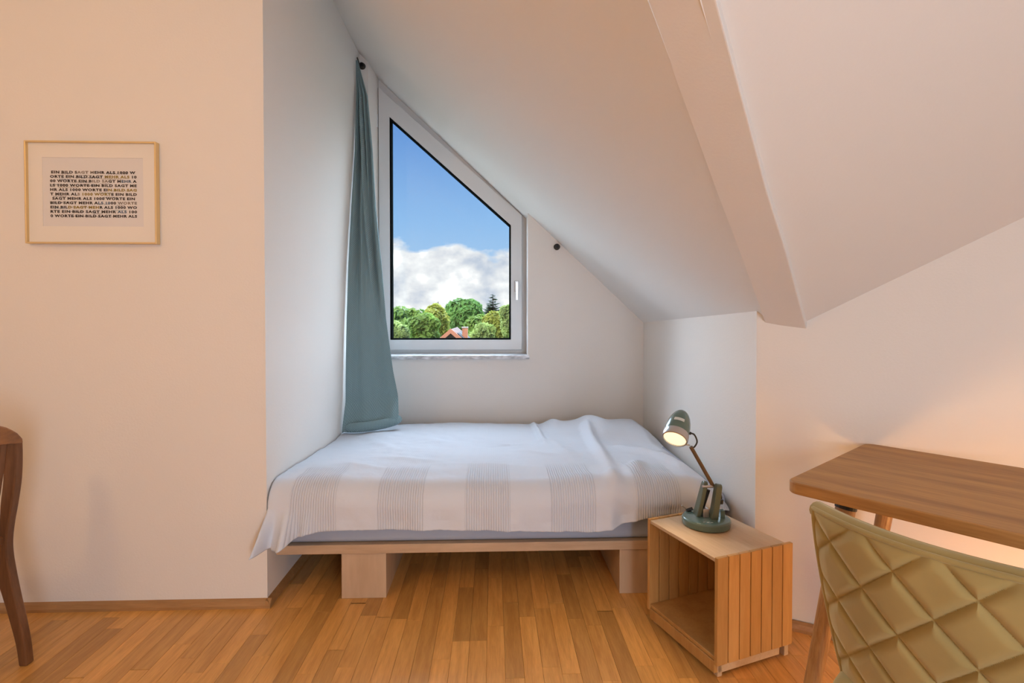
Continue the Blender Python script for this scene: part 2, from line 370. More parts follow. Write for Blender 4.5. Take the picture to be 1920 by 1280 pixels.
# ------------------------------------------------------------------ window
win = structure(bpy.data.objects.new('window_1', None)); COL.objects.link(win); win.location = (0, 4.15, .95)
win['label'] = 'white trapezoid tilt window with sloping top edge'
def wpart(bld, name, m, parent=win, **kw):
    bld.v = [(p[0], p[1] - 4.15, p[2] - .95) for p in bld.v] if parent is win else bld.v
    return bld.build(name, m, parent, **kw)
tA = lambda x: zA(x, 4.12) + .01
outer = [(-.885, .935), (.256, .935), (.256, tA(.256)), (-.885, tA(-.885))]
sash = [(-.866, .972), (.219, .972), (.219, 2.000), (-.866, 2.957)]
gl = [(-.784, 1.050), (.134, 1.050), (.134, 1.925), (-.784, 2.736)]
inn = [(-.80, 1.03), (.15, 1.03), (.15, 1.93), (-.80, 2.77)]
wpart(MB().ring(outer, inn, 4.112, 4.20), 'window_frame', 'pvc', bevel=.002)
wpart(MB().ring(sash, gl, 4.082, 4.16), 'sash', 'pvc', bevel=.004, seg=3)
g2 = [(-.770, 1.061), (.1225, 1.061), (.1225, 1.9195), (-.770, 2.708)]
g3 = [(-.777, 1.055), (.129, 1.055), (.129, 1.922), (-.777, 2.722)]
wpart(MB().ring([(-.785, 1.049), (.135, 1.049), (.135, 1.9255), (-.785, 2.738)], g2, 4.090, 4.15), 'gasket', 'gasket')
wpart(MB().prism([(x, 4.138, z) for x, z in g3], [(x, 4.142, z) for x, z in g3]), 'pane', 'glass')
for z in (2.70, 1.93):
    wpart(MB().tube([(-.877, 4.075, z - .05), (-.877, 4.075, z + .05)], .0085, 10), 'hinge', 'pvc', smooth=False)
hp = wpart(MB().box(.161, .195, 4.066, 4.083, 1.415, 1.500), 'handle_plate', 'chrome', bevel=.004)
lv = MB().tube([(.178, 4.072, 1.475), (.178, 4.03, 1.475)], .008, 12).box(.169, .187, 4.018, 4.036, 1.350, 1.490)
wpart(lv, 'handle_lever', 'chrome', bevel=.005)
sl = MB().box(-.875, .262, 3.866, 4.115, .918, .945)
wpart(sl, 'window_sill', 'marble', bevel=.003)

# ------------------------------------------------------------------ outdoors
M['grass'] = mat('lawn', (.045, .08, .02), .9, var=.3, vscale=.3)
structure(MB().box(-160, 160, 12, 260, -7.2, -7.0).build('ground_lawn', 'grass'))
def leafmat(name, c, v=.35):
    m = bpy.data.materials.new(name); m.use_nodes = True; t = m.node_tree; b = t.nodes['Principled BSDF']
    b.inputs['Roughness'].default_value = .6; b.inputs['Specular IOR Level'].default_value = .2
    tcn = t.nodes.new('ShaderNodeTexCoord'); nz = t.nodes.new('ShaderNodeTexNoise'); nz.inputs['Scale'].default_value = 1.1; nz.inputs['Detail'].default_value = 6
    t.links.new(tcn.outputs['Object'], nz.inputs['Vector'])
    cr = t.nodes.new('ShaderNodeValToRGB'); cr.color_ramp.elements[0].position = .35; cr.color_ramp.elements[1].position = .65
    cr.color_ramp.elements[0].color = (*[q * (1 - v) for q in c], 1); cr.color_ramp.elements[1].color = (*[q * (1 + v) for q in c], 1)
    t.links.new(nz.outputs[0], cr.inputs[0]); t.links.new(cr.outputs[0], b.inputs['Base Color'])
    tr = t.nodes.new('ShaderNodeBsdfTranslucent'); t.links.new(cr.outputs[0], tr.inputs[0]); mi = t.nodes.new('ShaderNodeMixShader'); mi.inputs[0].default_value = .3
    t.links.new(b.outputs[0], mi.inputs[1]); t.links.new(tr.outputs[0], mi.inputs[2]); t.links.new(mi.outputs[0], t.nodes['Material Output'].inputs[0]); return m
LF = dict(green=leafmat('leaf_green', (.24, .38, .085)), deep=leafmat('leaf_deep', (.17, .34, .09)), yellow=leafmat('leaf_yellow', (.44, .47, .10)), light=leafmat('leaf_light', (.36, .47, .15)), fir=leafmat('needles', (.085, .15, .095)))
M['bark'] = mat('bark', (.12, .085, .06), .9, var=.3, vscale=3)
def tree(label, px, pytop, rpx, Y, m, aspect=1.0, nl=6500, seed=0):
    """broad tree: its crown of leaves around lobes, trunk to the lawn"""
    rg = random.Random(seed); rad = rpx / 1000 * Y; X = (px - 925) / 1000 * Y; ztop = 1.24 + (590 - pytop) / 1000 * Y
    t = thing('broadleaf_tree', label, 'tree', (X, Y, -7), group='trees beyond the window')
    rz = rad * aspect; zc = ztop - rz + 7
    lobes = []
    for k in range(11):
        a = rg.uniform(0, 2 * math.pi); q = rg.uniform(.3, .72); el = rg.uniform(-.55, .62)
        lobes.append((Vector((math.cos(a) * q * rad, math.sin(a) * q * rad, el * rz)), rg.uniform(.34, .5) * rad))
    lobes += [(Vector((0, 0, .38 * rz)), .62 * rad), (Vector((0, 0, -.1 * rz)), .78 * rad)]
    b = MB(); tot = sum(l[1] ** 2 for l in lobes)
    for c, lr in lobes:
        for _ in range(int(nl * lr * lr / tot)):
            d = Vector((rg.gauss(0, 1), rg.gauss(0, 1), rg.gauss(0, 1) + .25)).normalized()
            p = c + Vector((d.x, d.y, d.z * min(1.2, aspect))) * lr * rg.uniform(.72, 1.10) + Vector((0, 0, zc))
            nn = (d + Vector((rg.uniform(-.8, .8), rg.uniform(-.8, .8), rg.uniform(-.5, .9)))).normalized()
            a = nn.orthogonal().normalized(); bb = nn.cross(a); an = rg.uniform(0, 6.28); u = a * math.cos(an) + bb * math.sin(an); w = nn.cross(u)
            s = rg.uniform(.09, .20) * (Y / 32); k = len(b.v)
            b.v += [tuple(p - u * s), tuple(p + w * s * .55 + nn * s * .15), tuple(p + u * s), tuple(p - w * s * .55 + nn * s * .15)]; b.f.append((k, k + 1, k + 2, k + 3))
    me = bpy.data.meshes.new('crown'); me.from_pydata(b.v, [], b.f); me.update(); linkme('crown', me, LF[m], t)
    core = MB()
    for c, lr in lobes:
        k0 = len(core.v); sp = bmesh.new(); bmesh.ops.create_icosphere(sp, subdivisions=2, radius=lr * .72)
        core.v += [tuple(v.co + c + Vector((0, 0, zc))) for v in sp.verts]; core.f += [tuple(k0 + v.index for v in f.verts) for f in sp.faces]; sp.free()
    core.build('inner_foliage', LF[m], t, smooth=True)
    MB().tube([(0, 0, 0), (.05, 0, zc * .5), (0, 0, zc)], [rad * .09, rad * .07, rad * .04], 8).build('trunk', 'bark', t)
    return t
tree('green leafy tree at the left edge of the window view', 752, 577, 44, 34, 'green', 1.0, seed=1)
tree('blue-green bushy tree low in the left corner of the pane', 741, 603, 30, 26, 'light', 1.1, seed=2)
tree('yellowish tree left of the big green dome tree', 817, 571, 30, 31, 'yellow', 1.25, seed=3)
tree('tall round dome-shaped green tree in the middle of the window', 862, 562, 45, 41, 'deep', .95, 9000, seed=4)
tree('yellow-green tree just left of the red-roofed house', 795, 590, 34, 28.6, 'green', 1.0, seed=5)
tree('pale green tree behind the orange chimney', 902, 592, 34, 33, 'green', 1.0, seed=6)
tree('yellow-tinged tree in front of the fir', 928, 583, 26, 29, 'yellow', 1.3, seed=7)
tree('bright tall tree cut by the right side of the sash', 960, 563, 25, 27, 'light', 1.7, 7000, seed=8)
tree('low light green tree to the right of the chimney', 905, 607, 26, 27.5, 'light', .9, seed=9)
def fir(label, px, pytop, wpx, Y, seed):
    rg = random.Random(seed); X = (px - 925) / 1000 * Y; H = 1.24 + (590 - pytop) / 1000 * Y + 7; Wd = wpx / 1000 * Y
    t = thing('fir_tree', label, 'tree', (X, Y, -7), group='trees beyond the window')
    MB().tube([(0, 0, 0), (0, 0, H)], [.16, .02], 8).build('trunk', 'bark', t)
    b = MB(); z = H - .15; k = 0
    while z > H * .45:
        r = min(Wd * 1.5, Wd * (.10 + (H - z) / (H * .17)))
        for q in range(11):
            a = k * 1.1 + q * 2 * math.pi / 11 + rg.uniform(-.3, .3); L = r * rg.uniform(.6, 1.15); zj = rg.uniform(-.16, .16); dv = Vector((math.cos(a), math.sin(a), 0)); sd = Vector((-dv.y, dv.x, 0))
            m = 7
            for i in range(m):
                p = dv * L * (i + .3) / m + Vector((0, 0, z + zj + .25 * L * ((i / m) ** 2) - .12 * L * i / m))
                for s in (-1, 1):
                    w = L * .34 * (1 - i / m * .7); e1 = p + sd * s * w + dv * w * .5 - Vector((0, 0, w * .35)); n0 = len(b.v)
                    b.v += [tuple(p - dv * .10), tuple(p + dv * .16), tuple(e1 + dv * .09), tuple(e1 - dv * .06)]; b.f.append((n0, n0 + 1, n0 + 2, n0 + 3))
        z -= .22; k += 1
    me = bpy.data.meshes.new('branches'); me.from_pydata(b.v, [], b.f); me.update(); linkme('branches', me, LF['fir'], t)
fir('dark tall fir standing above the trees on the right', 924, 552, 20, 47, 21)
fir('small dark fir tip behind the yellowish tree', 822, 565, 9, 48, 22)
# woods far behind, one leafy mass nobody could count
rg = random.Random(77); b = MB(); core = MB()
for k in range(64):
    X = -46 + k * 1.35 + rg.uniform(-.4, .4); Y = 60 + rg.uniform(-3, 3); zt = 1.24 + rg.uniform(-.1, .7); rad = rg.uniform(1.5, 2.1)
    sp = bmesh.new(); bmesh.ops.create_icosphere(sp, subdivisions=2, radius=1.0); k0 = len(b.v)
    b.v += [(X + q.co.x * rad * .85, Y + q.co.y * rad * .85, zt - 3.6 + q.co.z * 3.3) for q in sp.verts]; b.f += [tuple(k0 + q.index for q in fc.verts) for fc in sp.faces]; sp.free()
    for _ in range(700):
        d = Vector((rg.gauss(0, 1), rg.gauss(0, 1) - .4, rg.gauss(0, 1))).normalized(); p = Vector((X + d.x * rad, Y + d.y * rad, zt - 3.6 + d.z * 3.6)); n0 = len(b.v)
        nn = (d + Vector((rg.uniform(-.8, .8), rg.uniform(-.8, .8), rg.uniform(-.5, .9)))).normalized(); u = nn.orthogonal().normalized(); w = nn.cross(u); q = rg.uniform(.2, .36)
        b.v += [tuple(p - u * q), tuple(p + w * q * .6), tuple(p + u * q), tuple(p - w * q * .6)]; b.f.append((n0, n0 + 1, n0 + 2, n0 + 3))
me = bpy.data.meshes.new('distant_woods'); me.from_pydata(b.v, [], b.f); me.update()
tag(linkme('distant_woods', me, LF['deep']), 'dark green woods in the gaps behind the nearer trees', 'woods', kind='stuff')
# gabled house, ridge running away from the window
M['tile'] = mat('red_tile', (.16, .065, .04), .8, var=.25, vscale=2); M['clad'] = mat('dark_cladding', (.07, .065, .06), .8)
M['roofgrey'] = mat('grey_panel', (.05, .062, .075), .8); M['barge'] = mat('red_bargeboard', (.55, .22, .13), .7); M['brick'] = mat('orange_brick', (.60, .25, .14), .8, var=.15, vscale=5)
M['render'] = mat('house_render', (.6, .57, .5), .9); M['grout'] = mat('mortar', (.45, .40, .36), .9)
hY = 21.0; hX = (845 - 925) / 1000 * hY; hz = 1.24 - (617 - 590) / 1000 * hY
hs = thing('gabled_house', 'gabled house with red tiled roof seen low in the window', 'house', (hX, hY, -7)); rz = hz + 7; hw = 2.6; ev = rz - hw * .86
MB().box(-hw + .4, hw - .4, .5, 3.9, 0, ev + .3).build('wall', 'render', hs)
g = MB().prism([(-hw + .4, .35, ev + .2), (hw - .4, .35, ev + .2), (0, .35, rz - .12)], [(-hw + .4, .55, ev + .2), (hw - .4, .55, ev + .2), (0, .55, rz - .12)]).build('gable', 'clad', hs)
for k in range(9):
    z = rz - .35 - k * .16; w = (rz - .12 - z) / .86
    MB().box(-w + .05, w - .05, .325, .352, z, z + .135).build('cladding_board', 'clad', g)
for s in (-1, 1):
    rf = MB().prism([(0, .1, rz), (s * hw, .1, ev), (s * hw, 4.0, ev), (0, 4.0, rz)], [(0, .1, rz - .12), (s * hw, .1, ev - .12), (s * hw, 4.0, ev - .12), (0, 4.0, rz - .12)]).build('roof', 'tile', hs)
    MB().prism([(0, .02, rz + .03), (s * hw, .02, ev + .03), (s * hw, .1, ev + .03), (0, .1, rz + .03)], [(0, .02, rz - .16), (s * hw, .02, ev - .16), (s * hw, .1, ev - .16), (0, .1, rz - .16)]).build('bargeboard', 'barge', hs)
    if s > 0:
        for k in range(3):
            y0 = .35 + k * 1.1
            q = lambda u, y, h: (u, y, rz - u * .86 + h)
            MB().prism([q(.25, y0, .02), q(1.7, y0, .02), q(1.7, y0 + 1.0, .02), q(.25, y0 + 1.0, .02)], [q(.25, y0, .06), q(1.7, y0, .06), q(1.7, y0 + 1.0, .06), q(.25, y0 + 1.0, .06)]).build('roof_panel', 'roofgrey', rf)
MB().box(.40, .62, .9, 1.25, rz - 1.0, rz + .02).build('chimney', 'brick', hs)
MB().box(.38, .64, .88, 1.27, rz + .02, rz + .07).build('chimney_cap', 'grout', hs)

# ------------------------------------------------------------------ framed print on the left wall
fx0, fx1, fz0, fz1 = -1.917, -1.390, 1.533, 1.953; yb = YP
pf = thing('framed_print', 'thin gold frame with white mount and rows of capital letters on the left wall', 'picture', ((fx0 + fx1) / 2, yb, fz0), 0)
cxm = (fx0 + fx1) / 2; w2 = (fx1 - fx0) / 2; hh = fz1 - fz0
def rect(x, z0, z1): return [(-x, z0), (x, z0), (x, z1), (-x, z1)]
MB().ring(rect(w2, 0, hh), rect(w2 - .0065, .0065, hh - .0065), -.027, -.001).build('frame', 'gold', pf, bevel=.0015)
MB().box(-w2 + .008, w2 - .008, -.010, -.003, .008, hh - .008).build('backing', 'black', pf)
MB().ring(rect(w2 - .006, .006, hh - .006), [(-.2020, .0725), (.2040, .0725), (.2040, .355), (-.2020, .355)], -.0135, -.0105).build('mount', 'mount', pf)
MB().box(-.204, .206, -.0112, -.0102, .070, .358).build('print_sheet', 'paper', pf)
rows = [("EIN BILD SAGT MEHR ALS 1000 W", {'g': [(10, 15)]}), ("ORTE EIN BILD SAGT MEHR ALS 10", {'y': [(18, 28)]}), ("00 WORTE EIN BILD SAGT MEHR A", {'g': [(14, 20)], 'b': [(24, 27)]}),
        ("LS 1000 WORTE EIN BILD SAGT ME", {}), ("HR ALS 1000 WORTE EIN BILD SAG", {'y': [(20, 30)]}), ("T MEHR ALS 1000 WORTE EIN BILD", {'g': [(9, 10)], 'y': [(11, 20)]}),
        ("SAGT MEHR ALS 1000 WORTE EIN", {}), ("BILD SAGT MEHR ALS 1000 WORTE", {'b': [(16, 21)], 'g': [(24, 29)]}), ("EIN BILD SAGT MEHR ALS 1000 WO", {'y': [(7, 17)]}),
        ("RTE EIN BILD SAGT MEHR ALS 100", {'b': [(23, 27)]}), ("0 WORTE EIN BILD SAGT MEHR ALS", {})]
dg = bpy.context.evaluated_depsgraph_get()
tw, th = .349, .1915; zt = .301
for i, (txt, cols) in enumerate(rows):
    cu = bpy.data.curves.new('row', 'FONT'); cu.body = txt; cu.size = 1; cu.offset = .052; cu.space_character = 1.18; cu.space_word = .75; cu.resolution_u = 2; cu.fill_mode = 'FRONT'
    for mm in ('ink', 'inkgold', 'inkgrey', 'inkblue'): cu.materials.append(M[mm])
    for key, idx in (('y', 1), ('g', 2), ('b', 3)):
        for a, z in cols.get(key, []):
            for q in range(a, min(z, len(txt))): cu.body_format[q].material_index = idx
    to = bpy.data.objects.new('row', cu); COL.objects.link(to); bpy.context.view_layer.update()
    me = bpy.data.meshes.new_from_object(to.evaluated_get(bpy.context.evaluated_depsgraph_get())); bpy.data.objects.remove(to)
    xs = [v.co.x for v in me.vertices]; zs = [v.co.y for v in me.vertices]; x0, x1, y0, y1 = min(xs), max(xs), min(zs), max(zs)
    ind = {0: .005, 6: .008}.get(i, 0); wdt = tw - 2 * ind; cap = .0118
    for v in me.vertices:
        v.co = ((v.co.x - x0) / (x1 - x0) * wdt - tw / 2 + ind + .002, -.0117, zt - i * (th - cap) / 10 - cap + (v.co.y - y0) / (y1 - y0) * cap - .0006 * 0)
    linkme('letter_row', me, None, pf)
rg = random.Random(5)
spots = [(.18, .5, 'inkgrey', .10), (.42, .85, 'inkgrey', .08), (.18, 1.75, 'inkblue', .14), (.72, 1.62, 'inkgold', .26), (.64, 2.75, 'inkgrey', .12), (.22, 3.6, 'inkgold', .24), (.12, 3.05, 'ink', .2), (.47, 3.2, 'ink', .24), (.82, 4.35, 'inkgold', .22),
         (.64, 4.85, 'inkteal', .14), (.12, 5.7, 'ink', .16), (.70, 5.9, 'ink', .16), (.12, 7.1, 'ink', .24), (.62, 7.45, 'inkblue', .14), (.34, 8.2, 'inkgold', .22), (.82, 7.75, 'inkgrey', .1), (.10, 8.5, 'inkteal', .12), (.80, 8.95, 'inkteal', .16), (.55, 9.7, 'inkgrey', .12), (.30, 9.3, 'ink', .18), (.32, 10.35, 'ink', .2), (.60, 10.4, 'ink', .26), (.78, .4, 'ink', .24), (.44, 1.4, 'ink', .3), (.36, 2.4, 'ink', .22)]
for u, r, mm, ln in spots:                                      # small handwriting-like strokes printed over the rows
    pts = []; n = int(ln * 170)
    for k in range(n):
        a = k * 1.25 + rg.uniform(-.2, .2); pts.append((-tw / 2 + u * tw - ln * tw / 2 + ln * tw * k / n + .0012 * math.cos(a * 1.3), -.0120, zt - r * .0177 - .004 + .0022 * math.sin(a) * rg.uniform(.5, 1.2)))
    MB().tube(pts, .00055, 4).build('print_scribble', mm, pf)

# ------------------------------------------------------------------ curtain rod sockets and curtain
def socket(name, label, x, z):
    t = thing(name, label, 'rod socket', (x, 3.9, z), group='curtain rod sockets')
    lathe([(.021, 0), (.023, .004), (.023, .012), (.019, .015), (.017, .034), (.013, .034), (.013, .012)], 24).xf(Matrix.Rotation(R(90), 4, 'X')).build('cup', 'bronze', t, smooth=False)
    lathe([(.0125, .0), (.0125, .013)], 18).xf(Matrix.Rotation(R(90), 4, 'X')).build('bore', 'black', t)
    return t
socket('curtain_socket', 'small dark round rod socket at the top of the curtain', -.938, 3.022)
socket('curtain_socket', 'small dark round rod socket on the wall right of the window', .464, 1.736)
cur = thing('curtain', 'teal woven curtain hanging from one point, its hem resting on the bed', 'curtain', (-.9, 3.6, .5))
LFT = [(.0, -.957, 3.80), (.10, -.9565, 3.80), (.25, -.9555, 3.755), (.42, -.955, 3.65), (.58, -.954, 3.565), (.72, -.952, 3.51), (.86, -.950, 3.475), (.96, -.948, 3.46), (1.0, -.947, 3.45)]
RGT = [(.0, -.946, 3.80), (.10, -.878, 3.80), (.25, -.838, 3.765), (.42, -.802, 3.70), (.58, -.755, 3.66), (.72, -.725, 3.64), (.86, -.675, 3.62), (.96, -.625, 3.60), (1.0, -.630, 3.58)]
def tri(tb, t): return Vector((lerp([(a, x) for a, x, y in tb], t), lerp([(a, y) for a, x, y in tb], t), 0))
nu, nv = 72, 120; v = []; uvs = []; f = []
for j in range(nv + 1):
    t = j / nv; a = tri(LFT, t); c = tri(RGT, t); z = 3.015 + (.508 - 3.015) * t
    for i in range(nu + 1):
        s = i / nu; p = a + (c - a) * s; w = (c - a).length
        amp = min(.055, w * .24) * (1 - .80 * max(0, min(1, (t - .30) / .40)))
        fold = 1.25 * amp * (math.sin(s * math.pi * 4.2 + .8 + .6 * t) * .55 + .45 * math.sin(s * math.pi * 7.3 - 2.0 + 2.2 * t)) * math.sin(math.pi * min(1, .12 + .88 * s)) ** .5
        fold += (.045 * math.exp(-((s - (.30 + .62 * t)) / .05) ** 2) - .03 * math.exp(-((s - (.42 + .62 * t)) / .05) ** 2)) * max(0, 1 - t * 1.3) ** .5 * min(1, w / .08)
        p.y += -fold - .01
        # the hem rolls forward where it lies on the bed
        zz = z
        if t > .93:
            q = (t - .93) / .07; p.y -= .075 * math.sin(q * math.pi * .62) ; zz = 3.015 + (.508 - 3.015) * .93 - .170 * math.sin(q * math.pi / 2)
            zz += .006 * math.sin(s * 17)
        p.z = zz + (s * .035 - .012) * max(0, (t - .85) / .15); p.x = max(p.x, -.957); p.y = min(p.y, 3.885)
        v.append(p - cur.location); uvs.append((s * .42, t * 2.5))
for j in range(nv):
    for i in range(nu): k = j * (nu + 1) + i; f.append((k, k + 1, k + nu + 2, k + nu + 1))
me = bpy.data.meshes.new('curtain_fabric'); me.from_pydata([tuple(p) for p in v], [], f); me.update()
ul = me.uv_layers.new(name='UVMap')
for lp in me.loops: ul.data[lp.index].uv = uvs[lp.vertex_index]
linkme('fabric', me, 'curtain', cur, smooth=True, solid=.003)
hp_ = spline([(-.936, 3.405, .520), (-.90, 3.385, .527), (-.82, 3.40, .530), (-.73, 3.455, .533), (-.655, 3.52, .540), (-.628, 3.565, .548)], 6)
he = MB().tube([p - cur.location for p in hp_], [.016 + .016 * math.sin(math.pi * (.18 + .64 * k / (len(hp_) - 1))) for k in range(len(hp_))], 14).build('rolled_hem', 'curtain', cur, smooth=True)
hu = he.data.uv_layers.new(name='UVMap')
for lp in he.data.loops: q = he.data.vertices[lp.vertex_index].co; hu.data[lp.index].uv = (q.x, (q.z + q.y) * 1.2)
MB().tube([(-.950 + .9, .262, 2.498), (-.948 + .9, .225, 2.522), (-.952 + .9, .20, 2.540)], .005, 8).build('curtain_hook', 'bronze', cur)

# ------------------------------------------------------------------ bed
bx0, bx1, by0, by1 = -.940, 1.050, 2.325, 3.74
bed = thing('bed_frame', 'low pale plywood bed platform standing on two broad beams in the niche', 'bed', (0, by0, 0))
MB().box(bx0, bx1, 0, by1 - by0, .200, .240).build('platform', 'beech', bed, bevel=.003)
MB().box(-.664, -.470, .010, 1.15, 0, .199).build('support_beam', 'beechz', bed, bevel=.002)
MB().box(.560, .760, .010, 1.15, 0, .199).build('support_beam', 'beechz', bed, bevel=.002)
MB().box(-.46, .55, .30, .335, .160, .199).build('cross_rail', 'beech', bed, bevel=.002)
mt = thing('mattress', 'mattress under the bedspread in a pale grey-blue fitted sheet', 'mattress', (0, by0, .24))
b = MB(); nx, ny = 60, 40
def rbox(bm_, x0, x1, y0, y1, z0, z1, r):
    bm = bmesh.new(); bmesh.ops.create_cube(bm, size=1)
    for q in bm.verts: q.co = ((x0 + x1) / 2 + q.co.x * (x1 - x0), (y0 + y1) / 2 + q.co.y * (y1 - y0), (z0 + z1) / 2 + q.co.z * (z1 - z0))
    bmesh.ops.bevel(bm, geom=bm.edges[:], offset=r, segments=5, profile=.5, affect='EDGES'); me = bpy.data.meshes.new('rounded'); bm.to_mesh(me); bm.free(); return me
linkme('sheet_cover', rbox(None, bx0 + .005, bx1 - .005, .012, by1 - by0 - .01, 0.001, .205, .03), 'sheet', mt, smooth=True)
# bedspread
RIDGES = [((.28, 3.74), (.30, 3.05), .018, .020), ((.40, 3.74), (.43, 3.45), .05, .025), ((.60, 3.45), (.545, 2.42), .030, .034), ((.545, 2.42), (.50, 2.28), .03, .022), ((.62, 3.70), (.70, 3.30), .07, .03), ((-.5, 3.3), (-.15, 3.0), .05, .006), ((-.05, 3.05), (.22, 3.07), .010, .009),
          ((-.6, 2.75), (-.2, 2.62), .03, .007), ((-.3, 2.6), (.3, 2.5), .03, .006), ((.1, 2.9), (.35, 2.72), .03, .008), ((.72, 3.0), (.95, 2.6), .04, .02), ((.72, 2.6), (.62, 2.35), .04, .02), ((.85, 2.7), (.98, 2.32), .035, .02), ((-.8, 3.3), (-.5, 2.9), .04, .008), ((-.75, 2.6), (-.45, 2.45), .03, .008), ((.34, 3.2), (.40, 2.6), .05, .010)]
def seg_d(p, a, c):
    ax, ay = a; ex, ey = c[0] - ax, c[1] - ay; t = max(0, min(1, ((p[0] - ax) * ex + (p[1] - ay) * ey) / (ex * ex + ey * ey)))
    return math.hypot(p[0] - ax - ex * t, p[1] - ay - ey * t), t
def Htop(x, y):
    h = .487 + .030 * max(0, min(1, (3.1 - y) / .6)) + .010 * noise.noise((x * 2.1, y * 2.4, 1.3)) + .008 * noise.noise((x * 5, y * 7, 4.0)) + .0034 * noise.noise((x * 14, y * 17, 9.0))
    h += .014 * math.exp(-((x + .70) / .25) ** 2 - ((y - 2.45) / .22) ** 2)
    h += .050 * math.exp(-((x - .82) / .24) ** 4 - ((y - 3.42) / .24) ** 4)           # pillow underneath
    h += .022 * math.exp(-((x - .52) / .12) ** 2 - ((y - 3.55) / .22) ** 2)
    for a, c, w, k in RIDGES:
        d, t = seg_d((x, y), a, c)
        if d < 3 * w: h += 1.35 * k * math.exp(-(d / w) ** 2) * math.sin(math.pi * min(1, max(.12, t * .8 + .15)))
    e = max(0, x - (.93 - .05 * (y < 2.9)))                                                # falls away towards the knee wall
    h -= 2.4 * e * e + .35 * e
    h -= .05 * max(0, (3.74 - y < .05) * (y - 3.69) / .05) ** 2
    return h
HEM = [(-.96, .262), (-.90, .262), (-.845, .292), (-.79, .316), (-.6, .322), (-.4, .320), (-.05, .311), (.1, .309), (.3, .303), (.45, .300), (.53, .315), (.60, .342), (.68, .362), (.85, .372), (.95, .380), (1.05, .385)]
def Fy(x): return 2.278 + .014 * noise.noise((x * 3, 0, 7)) 
NX, NT, NH = 300, 120, 64; v = []; uvs = []; f = []; sx0, sx1 = -.956, 1.046
for i in range(NX + 1):
    x = sx0 + (sx1 - sx0) * i / NX; col = []
    yf = Fy(x); ytop = yf + .105; hb = Htop(x, ytop)
    for j in range(NT + 1):
        y = 3.735 + (ytop - 3.735) * j / NT; col.append((x, y, Htop(x, y), 3.735 - y))
    hem = lerp(HEM, x) + .004 * noise.noise((x * 14, 2, 0)) + .003 * noise.noise((x * 40, 2, 0)); arc0 = 3.735 - ytop; r = .105
    # distance to the left corner makes the cloth flare out in pleats; smaller pleats elsewhere
    cl = max(0, min(1, (-.70 - x) / .25)); cl = cl * cl * (3 - 2 * cl); cr = max(0, min(1, (x - .90) / .14))
    for j in range(1, NH + 1):
        q = j / NH; arc = r * 1.57 + (hb - r - hem); sdist = q * arc
        if sdist < r * 1.57:
            a = sdist / r; y = ytop - r * math.sin(a); z = hb - r * (1 - math.cos(a)); dn_ = 0
        else:
            dn_ = (sdist - r * 1.57) / max(.01, arc - r * 1.57); y = yf; z = hb - r - (sdist - r * 1.57)
        pl = .010 * math.sin(x * 31 + 1.2 * math.sin(x * 5)) * (.3 + .7 * noise.noise((x * 2.2, 5, 1))) + .009 * noise.noise((x * 9, z * 7, 3)) + .003 * noise.noise((x * 22, z * 22, 5)) 
        pl += .016 * math.exp(-((x - .50 + .10 * (z - .4)) / .028) ** 2) - .012 * math.exp(-((x - .57) / .03) ** 2)
        out_ = (pl - .004) * min(1, dn_ * 1.6 + .12)
        out_ += cl * dn_ ** 1.1 * (.085 + .052 * math.sin((x + .956) * 72 + 2.0)) + cr * dn_ * (-.01 + .02 * math.sin((x - .9) * 60))
        xx = x - cl * dn_ * .020 * (x < -.9)
        yy = y - out_
        if x > .90: yy = max(yy, 2.262 - .10 * max(0, (x - .97)) / .076 * dn_)
        col.append((xx, yy, z, arc0 + sdist))
    for p in col: v.append((p[0], p[1] - by0, p[2])); uvs.append((x, p[3]))
C = NT + NH + 1
for i in range(NX):
    for j in range(C - 1): k = i * C + j; f.append((k, k + 1, k + C + 1, k + C))
me = bpy.data.meshes.new('bedspread'); me.from_pydata(v, [], f); me.update()
ul = me.uv_layers.new(name='UVMap')
for lp in me.loops: ul.data[lp.index].uv = uvs[lp.vertex_index]
sp_ = linkme('bedspread', me, 'spread', None, smooth=True, solid=.003); sp_.location = (0, by0, 0)
tag(sp_, 'white cotton bedspread with bands of fine ribs draped over the bed', 'bedspread')

# ------------------------------------------------------------------ slatted crate used as bedside table
ca = math.atan2(-.366, .131)                                     # along the open front, from the bed towards the camera
cr_ = thing('slatted_crate', 'open wooden crate with vertical slats serving as bedside table', 'crate', (.622, 2.124, 0), ca)
CL, CD, CH = .390, .348, .418                                    # local x: open front, local y: depth (to the right in the photo)
sgn = 1
for side in (0, 1):
    x0 = CL - .014 if side else 0; x1 = CL if side else .014
    n = 7; w = CD / n
    for k in range(n):
        MB().box(x0, x1, k * w + .0016, (k + 1) * w - .0016, .050, CH).build('slat', 'crate', cr_, bevel=.0015)
MB().box(.0145, CL - .0145, .004, CD - .018, CH - .018, CH - .004).build('top_panel', 'cratetop', cr_, bevel=.002)
n = 8; w = (CL - .03) / n
for k in range(n): MB().box(.015 + k * w + .0012, .015 + (k + 1) * w - .0012, CD - .016, CD - .003, .052, CH - .019).build('back_slat', 'crate', cr_, bevel=.0015)
MB().box(.0145, CL - .0145, .006, CD - .018, .060, .074).build('bottom_panel', 'crate', cr_, bevel=.002)
MB().box(.0145, CL - .0145, .002, .018, .018, .059).build('front_rail', 'crate', cr_, bevel=.002)
for x0 in (.016, CL - .032):
    MB().box(x0, x0 + .016, .02, CD - .045, .012, .049).build('side_rail', 'cratetop', cr_, bevel=.002)
for x0 in (.016, CL - .036):
    for y0 in (.0, CD - .040): MB().box(x0, x0 + .020, y0 + .019, y0 + .039, 0, .058).build('foot', 'cratetop', cr_, bevel=.002)

